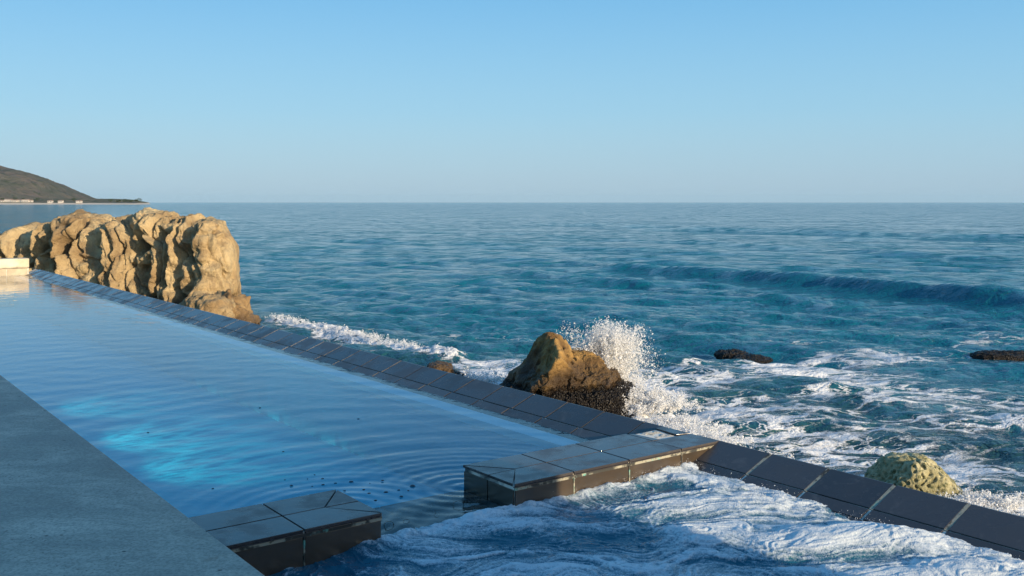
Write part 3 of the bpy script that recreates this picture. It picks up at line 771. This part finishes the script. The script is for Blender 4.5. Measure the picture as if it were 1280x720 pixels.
# golden rock in the splash
Yr = 21.1
gr = thing('wet_golden_rock', 'golden brown pointed rock with mussels round its base, hit by the splash', 'rock', (0.8, Yr, SEA - .4))
def RP(u, v, Y=Yr): return place(u, v, Y)
cx, cy, cz = RP(694, 490)
boulder('upper_rock', cx, cy, cz, 1.42, 1.25, 1.30, [
    (-.78, -.32, .54, .57), (.82, -.15, .55, .53), (.12, 0, 1, .90), (.50, -.82, -.22, .50), (-.3, -.85, -.35, .62), (-.6, .5, .6, .75), (.3, .8, .5, .7)],
    M['mid'], gr, 230, .085, 2.0, 1.3, 26, .06)
cx, cy, cz = RP(731, 488)
boulder('lower_rock', cx, cy, cz, 1.0, .95, .80, [
    (.3, -.5, .8, .70), (.9, -.35, .1, .62), (.1, -1, .1, .7), (-.4, 0, .9, .9), (.65, .1, .7, .8)],
    M['mid'], gr, 170, .09, 2.6, 4.3, 18, .07, .04)
cx, cy, cz = RP(712, 522)
boulder('mussel_base', cx, cy, cz, 1.45, 1.2, .85, [(0, -1, .2, .85), (1, -.3, 0, .85), (0, 0, 1, .8)], M['black'], gr, 190, .06, 2.3, 9.3, 10, 0, .11)

cx, cy, cz = place(546, 470, 22.5)
o = boulder('low_rock', cx, cy, cz - .05, .32, .33, .42, [(0, 0, 1, .8), (-1, 0, .3, .8)], M['mid'], None, 60, .04, 5, 2.2, 9, .02)
tag(o, 'small golden rock peeping over the dark pool rim', 'rock')
cx, cy, cz = place(567, 477, 22.6)
o = boulder('mussel_rock', cx, cy, cz - .05, .55, .4, .33, [(0, 0, 1, .8), (.6, 0, .8, .6)], M['black'], None, 70, .05, 5, 5.2, 9, 0, .06)
tag(o, 'low black mussel covered rock just behind the pool rim, beside the small golden rock', 'rock')
for (u, v, rx, rz, s, lab, par) in ((915, 444, .36, .12, 1.0, 'flat black mussel covered rock awash in the sea right of the splash, with two humps', None),
                               (1262, 446, .85, .13, 3.0, 'flat black mussel covered rock awash at the right side of the sea', None),
                               ):
    x, y = at(u, v, DS)
    o = boulder('mussel_rock', x, y, SEA + .0, rx, .4, rz, [(0, 0, 1, .8)], M['black'], None, 80, .05, 4, s, 9, 0, .07)
    if u == 915:
        e = thing('mussel_rock', lab, 'rock', (x, y, SEA)); o.parent = e; o.location = Vector(o.location) - Vector((x, y, SEA)); o.name = 'hump'
        x2, y2 = at(940, 449, DS)
        boulder('hump', x2, y2, SEA + .0, .40, .4, .07, [(0, 0, 1, .8)], M['black'], e, 80, .05, 4, 2.6, 9, 0, .06)
    else: tag(o, lab, 'rock')
cx, cy, cz = place(1147, 616, 15.3)
o = boulder('mossy_boulder', cx, cy, cz, .62, .58, .54, [(0, 0, 1, .95), (.75, -.2, .65, .84), (-.8, -.3, .5, .86), (0, -1, .3, .8)], M['moss'], None, 150, .03, 6, 3.3, 10, .045)
tag(o, 'rounded pitted yellow green boulder behind the near end of the rim', 'rock')

# ------------------------------------------------------------------ splash
def particles(name, P, S, mat, label, cat):
    """one mesh of small irregular octahedra"""
    oc = np.array([(1, 0, 0), (-1, 0, 0), (0, 1, 0), (0, -1, 0), (0, 0, 1), (0, 0, -1)], float)
    fc = np.array([(0, 2, 4), (2, 1, 4), (1, 3, 4), (3, 0, 4), (2, 0, 5), (1, 2, 5), (3, 1, 5), (0, 3, 5)])
    n = len(P)
    J = oc[None] * S[:, None, None] * rng.uniform(.55, 1.4, (n, 6, 1)) + rng.normal(0, .25, (n, 6, 3)) * S[:, None, None]
    V = (P[:, None, :] + J).reshape(-1, 3)
    Fc = (fc[None] + 6 * np.arange(n)[:, None, None]).reshape(-1, 3)
    o = mesh_obj(name, V, Fc, mat, smooth=True); return tag(o, label, cat, kind='stuff')

def jets(bx, by, bz, w, dirx, n_jets, per, vmin, vmax, spread, tmax=1.0):
    P, S = [], []
    for j in range(n_jets):
        a = rng.normal(dirx, spread); v = rng.uniform(vmin, vmax)
        vx = v * math.sin(a); vz = v * math.cos(a); vy = rng.normal(0, .35)
        x0 = bx + rng.normal(0, w); y0 = by + rng.normal(0, w * .5)
        tt = rng.uniform(.3, tmax) * 2 * vz / 9.8
        k = int(per * rng.uniform(.4, 1.6))
        t = tt * rng.beta(1.6, 1.4, k)
        f = rng.uniform(.9, 1.1, k)
        sp = .008 + .040 * (t / (tt + .01))
        x = x0 + vx * t * f + rng.normal(0, 1, k) * sp; y = y0 + vy * t + rng.normal(0, 1, k) * sp * 1.5
        z = bz + vz * t * f - 4.9 * t * t + rng.normal(0, 1, k) * sp
        s = np.exp(rng.normal(math.log(.0054), .62, k)); P.append(np.stack([x, y, z], -1)); S.append(s)
    return np.concatenate(P), np.concatenate(S)
sp = []
bx, by, _ = place(748, 500, 21.9)
sp.append(jets(bx, by, SEA + .25, .20, .07, 560, 420, 2.4, 5.4, .115))
sp.append(jets(bx + .1, by, SEA + .1, .30, .16, 240, 260, 1.4, 3.8, .24))
bx2, by2, _ = place(790, 505, 21.0)
sp.append(jets(bx2, by2, SEA + .2, .40, .15, 420, 260, .8, 2.8, .40))
for (u, v, Y) in ((830, 520, 19.6), (850, 532, 18.8), (870, 540, 18.2), (895, 548, 17.2), (925, 556, 16.6), (1255, 628, 13.8), (1225, 618, 14.6)):
    x, y, _ = place(u, v, Y); sp.append(jets(x, y, SEA + .15, .34, .1, 130, 100, .7, 2.2 if u < 1000 else 1.3, .5))
P = np.concatenate([a for a, _ in sp]); S = np.concatenate([b for _, b in sp])
keep = P[:, 2] > SEA; P, S = P[keep], S[keep]
particles('splash', P, S, M['foam'], 'burst of white spray thrown up beside the golden rock', 'splash')
sp = []
x, y, _ = place(597, 480, 22.1)
sp.append(jets(x, y, SEA + .15, .28, -.1, 190, 130, 1.4, 3.7, .33))
x, y, _ = place(625, 485, 21.9)
sp.append(jets(x, y, SEA + .1, .25, .2, 90, 80, 1.2, 2.9, .35))
P = np.concatenate([a for a, _ in sp]); S = np.concatenate([b for _, b in sp]); keep = P[:, 2] > SEA
particles('splash', P[keep], S[keep], M['foam'], 'smaller burst of spray between the low rocks and the golden rock', 'splash')
sp = []
for k in range(26):
    t = k / 25; x = ax0 = (1 - t) * at(345, 402, DS)[0] + t * at(560, 452, DS)[0]; y = (1 - t) * at(345, 402, DS)[1] + t * at(560, 452, DS)[1]
    sp.append(jets(x, y, SEA + .18, .20, .0, 14, 40, .5, 1.7 * (.6 + .6 * random.random()), .5))
P = np.concatenate([a for a, _ in sp]); S = np.concatenate([b for _, b in sp]); keep = P[:, 2] > SEA
particles('surf_spray', P[keep], S[keep], M['foam'], 'line of breaking surf along the outside of the far pool rim', 'surf')

# fine drops thrown off the churning water along the rim and the long wall
P = []
for k in range(2600):
    if rng.random() < .6:
        b_, t_ = rng.normal(6.44, .07), rng.uniform(2.2, 6.1)
    else: b_, t_ = rng.uniform(3.5, 6.6), 6.12 - abs(rng.normal(0, .12))
    cl = pn(b_ * 2.1, t_ * 2.1, .5)
    if cl < rng.uniform(-.2, .35): continue
    x, y = PW(b_, t_); P.append((x, y, .035 + abs(rng.normal(0, .018)) * (1 + cl)))
P = np.array(P); S = np.exp(rng.normal(math.log(.0017), .5, len(P)))
particles('foam_drops', P, S, M['foam'], 'fine drops thrown off the churning water beside the rim', 'drops')
# clear bubbles at the froth edge in the gap
def clear_bubbles():
    m = NT('clear_bubble'); fr = m.n('ShaderNodeLayerWeight'); fr.inputs[0].default_value = .12
    tr = m.n('ShaderNodeBsdfTransparent'); gl = m.n('ShaderNodeBsdfGlossy'); gl.inputs['Roughness'].default_value = .03
    mx = m.n('ShaderNodeMixShader'); m.l(fr.outputs[0], mx.inputs[0]); m.l(tr.outputs[0], mx.inputs[1]); m.l(gl.outputs[0], mx.inputs[2]); mat = m.done(mx.outputs[0])
    for (u, v, s_, lab) in ((486, 655, 6.5, 'large clear bubble at the froth edge beside the short dividing wall'), (573, 630, 7, 'large clear bubble at the froth edge beside the end of the long wall'),
                            (508, 651, 4.5, 'clear bubble in the gap, right of the large bubble by the short wall'), (546, 641, 3.2, 'small clear bubble midway along the froth edge in the gap')):
        x, y = at(u, v, CAMZ - .01); r = s_ / F * y; V = []; Fc = []
        for k in range(8):
            e = math.pi / 2 * k / 8
            for q in np.linspace(0, 2 * math.pi, 25)[:-1]: V.append((math.cos(e) * math.cos(q), math.cos(e) * math.sin(q), .8 * math.sin(e)))
        for k in range(7):
            for j in range(24): q = (j + 1) % 24; Fc.append((k * 24 + j, k * 24 + q, (k + 1) * 24 + q, (k + 1) * 24 + j))
        V.append((0, 0, .8)); Fc += [(168 + j, 168 + (j + 1) % 24, 192) for j in range(24)]
        tag(mesh_obj('clear_bubble', np.array(V) * r + np.array([x, y, .0]), Fc, mat, smooth=True), lab, 'bubble', 'clear bubbles at the froth edge')
clear_bubbles()

# ------------------------------------------------------------------ far coast
def build_coast():
    D = 2600.0
    m = NT('hill_scrub'); p = m.pos(); n = m.noise(p, .012, 6, .6); n2 = m.noise(p, .05, 5, .65); v = m.noise(m.pos((1, 1, .3)), .03, 4, .6)
    c = m.mix(m.rng(n, .35, .65), (.085, .088, .068), (.125, .105, .088)); c = m.mix(m.rng(n2, .5, .7, 0, .7), c, (.035, .05, .028)); c = m.mix(m.rng(v, .62, .75, 0, .6), c, (.20, .16, .11))
    hm = m.done(m.pbr(c, .95, m.bump(n2, 12, .8), .1))
    prof = [(-420, 60), (-250, 120), (-120, 170), (-60, 195), (-20, 203), (0, 206), (8, 209), (15, 211), (25, 212), (40, 218), (55, 226), (70, 236), (80, 241), (90, 247), (96, 250.5)]
    U = np.linspace(-420, 96, 260); vt = lerp_tab(prof, U)[0]; zt = (253 - vt) / F * D
    W = np.linspace(-1, 1, 120)
    UU, WW = np.meshgrid(U, W, indexing='ij')
    X = (UU - 640) / F * D; Y = D + 260 * WW * (1 + zt[:, None] / 120) + 0 * UU
    h = (1 - np.abs(WW) ** 1.5)
    rill = np.abs(fbm(X / 70, Y / 150, .4, 4))
    Z = SEA + zt[:, None] * h * (1 - .22 * rill * (1 - h) * 4 * h - .0) + 2 + 2.0 * fbm(X / 30, Y / 30, .2, 3) * (zt[:, None] > 5)
    o = mesh_obj('hill', np.stack([X, Y, Z], -1).reshape(-1, 3), grid_faces(len(U), len(W))[:, ::-1], hm, smooth=True); tag(o, kind='structure')
    # spit
    Ds = 2250.0
    m = NT('coast_ground'); p = m.pos(); z = m.z(); n = m.noise(p, .05, 5, .6)
    c = m.mix(m.rng(n, .4, .6), (.06, .07, .035), (.17, .14, .09)); c = m.mix(m.rng(z, SEA + 2.0, SEA + 4.5, 1, 0), c, (.50, .45, .38))
    sm = m.done(m.pbr(c, .95, None, .1))
    U = np.linspace(-420, 184, 300); hh = lerp_tab([(-420, 16), (0, 15), (60, 14), (95, 11), (120, 8.5), (150, 6.5), (172, 5), (184, 0)], U)[0]
    W = np.linspace(0, 1, 30); UU, WW = np.meshgrid(U, W, indexing='ij')
    X = (UU - 640) / F * Ds; Y = Ds + 420 * WW * np.clip((190 - UU) / 110, .1, 1)
    Z = SEA - .5 + (hh[:, None] * np.minimum(1, .38 * sst(WW, 0, .04) + .62 * sst(WW, .06, .5))) + 1.0 * fbm(X / 15, Y / 25, .7, 3) * sst(WW, .1, .3)
    o = mesh_obj('shore_spit', np.stack([X, Y, Z], -1).reshape(-1, 3), grid_faces(len(U), len(W))[:, ::-1], sm, smooth=True); tag(o, kind='structure')
    # bare patch on the hill side
    wm = m_plain('white_house_wall', (.40, .38, .35), (.52, .49, .45), .1, .8, .01); rm = m_plain('far_roof', (.20, .13, .10), (.32, .24, .18), .1, .8, .01)
    wdm = m_plain('dark_window', (.03, .04, .05), (.05, .06, .07), .1, .3, .001)
    def bx(V0, s): return V0
    def house(u, w, zb, hw, hh_, dp, lab):
        x = (u - 640) / F * (Ds + w); y = Ds + w
        t = thing('coast_house', lab, 'house', (x, y, zb), 'white houses along the far shore')
        def boxo(name, x0, x1, y0, y1, z0, z1, mat):
            V = [(a, b, c) for c in (z0, z1) for (a, b) in ((x0, y0), (x1, y0), (x1, y1), (x0, y1))]
            return mesh_obj(name, np.array(V), [(3, 2, 1, 0), (4, 5, 6, 7), (0, 1, 5, 4), (1, 2, 6, 5), (2, 3, 7, 6), (3, 0, 4, 7)], mat, t)
        boxo('wall', x - hw, x + hw, y, y + dp, zb - 2, zb + hh_, wm)
        V = [(x - hw - .5, y - .5, zb + hh_), (x + hw + .5, y - .5, zb + hh_), (x + hw + .5, y + dp + .5, zb + hh_), (x - hw - .5, y + dp + .5, zb + hh_), (x - hw, y + dp / 2, zb + hh_ + 2), (x + hw, y + dp / 2, zb + hh_ + 2)]
        mesh_obj('roof', np.array(V), [(0, 1, 5, 4), (2, 3, 4, 5), (3, 0, 4), (1, 2, 5), (3, 2, 1, 0)], rm, t)
        k = max(2, int(hw / 2.2))
        for i in range(k):
            q = x - hw + (i + .5) * 2 * hw / k; boxo('window', q - .7, q + .7, y - .12, y + .05, zb + 1, zb + 2.6, wdm)
    spec = [(10, 60, 9, 6, 'broad white house at the left of the far shore below the hill'), (17, 50, 6, 4.5, 'second white house from the left on the far shore'), (24, 66, 7, 5, 'mid sized white house in the middle of the far shore cluster'),
            (31, 52, 8, 5.5, 'wide white house near the right of the far shore cluster'), (37, 60, 5, 4, 'rightmost white house of the cluster on the far shore'), (2, 60, 5, 4, 'white house at the left border on the far shore'),
            (62, 30, 5, 3.4, 'small pale house alone on the shore line right of the cluster'), (75, 28, 5, 3.2, 'low pale house at the foot of the far spit'), (98, 24, 6, 3, 'low white house midway along the far spit')]
    for (u, w, hw, h_, lab) in spec:
        zb = SEA - .5 + 5.4; house(u, w * .35, zb, hw, h_, 8, lab)
    # trees
    lm = m_plain('far_foliage', (.025, .04, .02), (.06, .08, .035), .3, .9, .3, 1); tm = m_plain('far_trunk', (.08, .06, .04), (.12, .09, .06), .5, .9, .01)
    sp = [(3, 6, 0), (19, 8, 0), (29, 7, 1), (47, 7, 0), (92, 7, 0), (138, 7, 0), (150, 6.5, 1), (156, 8, 0), (160, 7, 0), (164, 6, 0), (170, 8, 1), (174, 9.5, 0), (147, 5, 0)]
    labs = ['round dark tree at the left border on the far shore', 'dark tree standing just behind the white houses on the far shore', 'thin dark tree near the right of the white houses', 'dark tree right of the white house cluster',
            'dark tree where the hill slope ends', 'first dark tree along the far spit, counted from the hill', 'thin palm like tree on the spit, right of the first low bush', 'tall round tree in the clump on the spit',
            'middle tree of the clump on the spit', 'low tree at the right of the clump on the spit', 'thin tree second from the tip of the spit', 'tallest dark tree at the tip of the spit', 'lowest bushy tree on the spit, left of the clump']
    for (u, h, kind), lab in zip(sp, labs):
        w = 60 if u > 120 else 90; x = (u - 640) / F * (Ds + w * .4); y = Ds + w * .4
        zg = SEA + float(np.interp(u, [0, 60, 95, 120, 150, 172], [8, 8, 7, 5, 4.2, 3.4]))
        t = thing('coast_tree', lab, 'tree', (x, y, zg), 'dark trees along the far shore')
        a = np.linspace(0, 2 * math.pi, 9)[:-1]
        V = [(x + .5 * math.cos(q), y + .5 * math.sin(q), zg - 1) for q in a] + [(x + .25 * math.cos(q), y + .25 * math.sin(q), zg + h * .6) for q in a]
        mesh_obj('trunk', np.array(V), [(j, (j + 1) % 8, 8 + (j + 1) % 8, 8 + j) for j in range(8)], tm, t)
        nl = 420; rr = h * (.55 if kind == 0 else .35)
        Pn = rng.normal(0, 1, (nl, 3)); Pn /= np.linalg.norm(Pn, axis=1)[:, None]; Pn *= rng.uniform(.4, 1, (nl, 1)) ** .5
        cl = 1 + .45 * pn(Pn[:, 0] * 2 + u, Pn[:, 1] * 2, Pn[:, 2] * 2)
        Pn = Pn * cl[:, None] * np.array([rr * 1.25, rr * 1.1, rr * .8]) + np.array([x, y, zg + h * .72])
        s = .45; oc = rng.normal(0, s, (nl, 3, 3)); V = (Pn[:, None] + oc).reshape(-1, 3)
        mesh_obj('crown', V, np.arange(nl * 3).reshape(-1, 3), lm, t)
build_coast()

# ------------------------------------------------------------------ the house behind the camera that shades the deck and the near water
def build_house():
    h = thing('house', 'beach house behind the deck that shades the near end of the pool', 'house', (*PW(-2, -8), -.2))
    b1 = 6.45
    w = MB(); w.box(-14, b1, -14, -2.2, -1.2, 4.4); w.build('wall', M['stucco'], h, .01)
    r = MB(); r.box(-14.3, b1 + .15, -14.3, -1.9, 4.401, 4.65); r.build('roof', M['roofm'], h, .01)
    gm = m_plain('house_glass', (.02, .03, .035), (.03, .04, .045), .5, .08, .0001); fm = m_plain('window_frame', (.04, .04, .04), (.06, .06, .06), 1, .5, .001)
    for b0 in (-9, -6, -3, 2.6):
        f = MB(); f.box(b0, b0 + 2.4, -2.2, -2.15, .4, 3.0); fo = f.build('window', fm, h)
        g = MB(); g.box(b0 + .08, b0 + 2.32, -2.149, -2.14, .48, 2.92); go = g.build('pane', gm, fo, origin=None) if False else g.build('pane', gm, h)
        go.parent = fo
build_house()

# unseen underwater lamps, added to cast the bright patches on the pool floor
def build_added_lamp(T0, power, label):
    bx_, by_ = PW(2.33, T0)
    l = thing('added_pool_lamp', label, 'lamp', (bx_, by_, -.5), 'unseen lamps added in the deck side wall for the pool glow')
    m = NT('added_lamp_lens'); e = m.n('ShaderNodeEmission'); e.inputs[0].default_value = (.6, .95, 1, 1); e.inputs[1].default_value = 3; lens = m.done(e.outputs[0])
    a = np.linspace(0, 2 * math.pi, 25)[:-1]
    def disc(name, r0, d0, d1, mat):
        V = []
        for d in (d0, d1):
            for q in a:
                x, y = PW(2.294 + d, T0 + r0 * math.cos(q)); V.append((x, y, -.32 + r0 * math.sin(q)))
        mesh_obj(name, np.array(V), [tuple(range(23, -1, -1)), tuple(range(24, 48))] + [(j, (j + 1) % 24, 24 + (j + 1) % 24, 24 + j) for j in range(24)], mat, l)
    disc('rim', .14, -.01, .02, M['stucco']); disc('lens', .11, .021, .028, lens)
    ld = bpy.data.lights.new('added_lamp_light', 'SPOT'); ld.energy = power; ld.color = (.50, 1, .92); ld.spot_size = R(26); ld.spot_blend = 1.0; ld.shadow_soft_size = .04
    ld.use_nodes = True; t = ld.node_tree; em = next(n for n in t.nodes if n.type == 'EMISSION')
    g = t.nodes.new('ShaderNodeNewGeometry'); nz = t.nodes.new('ShaderNodeTexNoise'); v = t.nodes.new('ShaderNodeTexVoronoi'); v.feature = 'DISTANCE_TO_EDGE'
    nz.inputs['Scale'].default_value = 7; va = t.nodes.new('ShaderNodeVectorMath'); va.operation = 'MULTIPLY_ADD'; va.inputs[1].default_value = (.16, .16, .16)
    t.links.new(g.outputs['Incoming'], nz.inputs['Vector']); t.links.new(nz.outputs['Color'], va.inputs[0]); t.links.new(g.outputs['Incoming'], va.inputs[2]); t.links.new(va.outputs[0], v.inputs['Vector']); v.inputs['Scale'].default_value = 13
    mr = t.nodes.new('ShaderNodeMapRange'); mr.interpolation_type = 'SMOOTHSTEP'; mr.inputs[1].default_value = 0; mr.inputs[2].default_value = .16; mr.inputs[3].default_value = 3.2; mr.inputs[4].default_value = .35  # beam strength patterned to imitate ripple caustics
    t.links.new(v.outputs['Distance'], mr.inputs[0]); t.links.new(mr.outputs[0], em.inputs['Strength'])
    lo = bpy.data.objects.new('beam', ld); C.objects.link(lo); lo.parent = l; x, y = PW(2.36, T0); lo.location = (x - bx_, y - by_, .35)
    lo.scale = (3.0, 1, 1); tx, ty = PW(4.55, T0 + .1); lo.rotation_euler = Vector((x - tx, y - ty, -.15 + 1.0)).to_track_quat('Z', 'Y').to_euler()
build_added_lamp(12.4, 75, 'added unseen underwater lamp for the pool glow, nearest the dividing wall')
build_added_lamp(14.3, 95, 'added unseen underwater lamp for the pool glow, middle of the three')
build_added_lamp(17.0, 60, 'added unseen underwater lamp for the pool glow, farthest from the dividing wall')

def build_haze():
    V = [(a, b, c) for c in (SEA - 3, 200) for (a, b) in ((-31000, -300), (31000, -300), (31000, 31000), (-31000, 31000))]
    m = bpy.data.materials.new('sea_air'); m.use_nodes = True; t = m.node_tree; t.nodes.clear()
    o_ = t.nodes.new('ShaderNodeOutputMaterial'); v = t.nodes.new('ShaderNodeVolumePrincipled'); v.inputs['Color'].default_value = (.50, .80, 1, 1); v.inputs['Density'].default_value = 1.8e-5; v.inputs['Anisotropy'].default_value = 0.0
    t.links.new(v.outputs[0], o_.inputs['Volume'])
    o = mesh_obj('haze', np.array(V, float), [(3, 2, 1, 0), (4, 5, 6, 7), (0, 1, 5, 4), (1, 2, 6, 5), (2, 3, 7, 6), (3, 0, 4, 7)], m); tag(o, kind='stuff')
build_haze()

for o in bpy.data.objects:
    if '_o' in o: del o['_o']
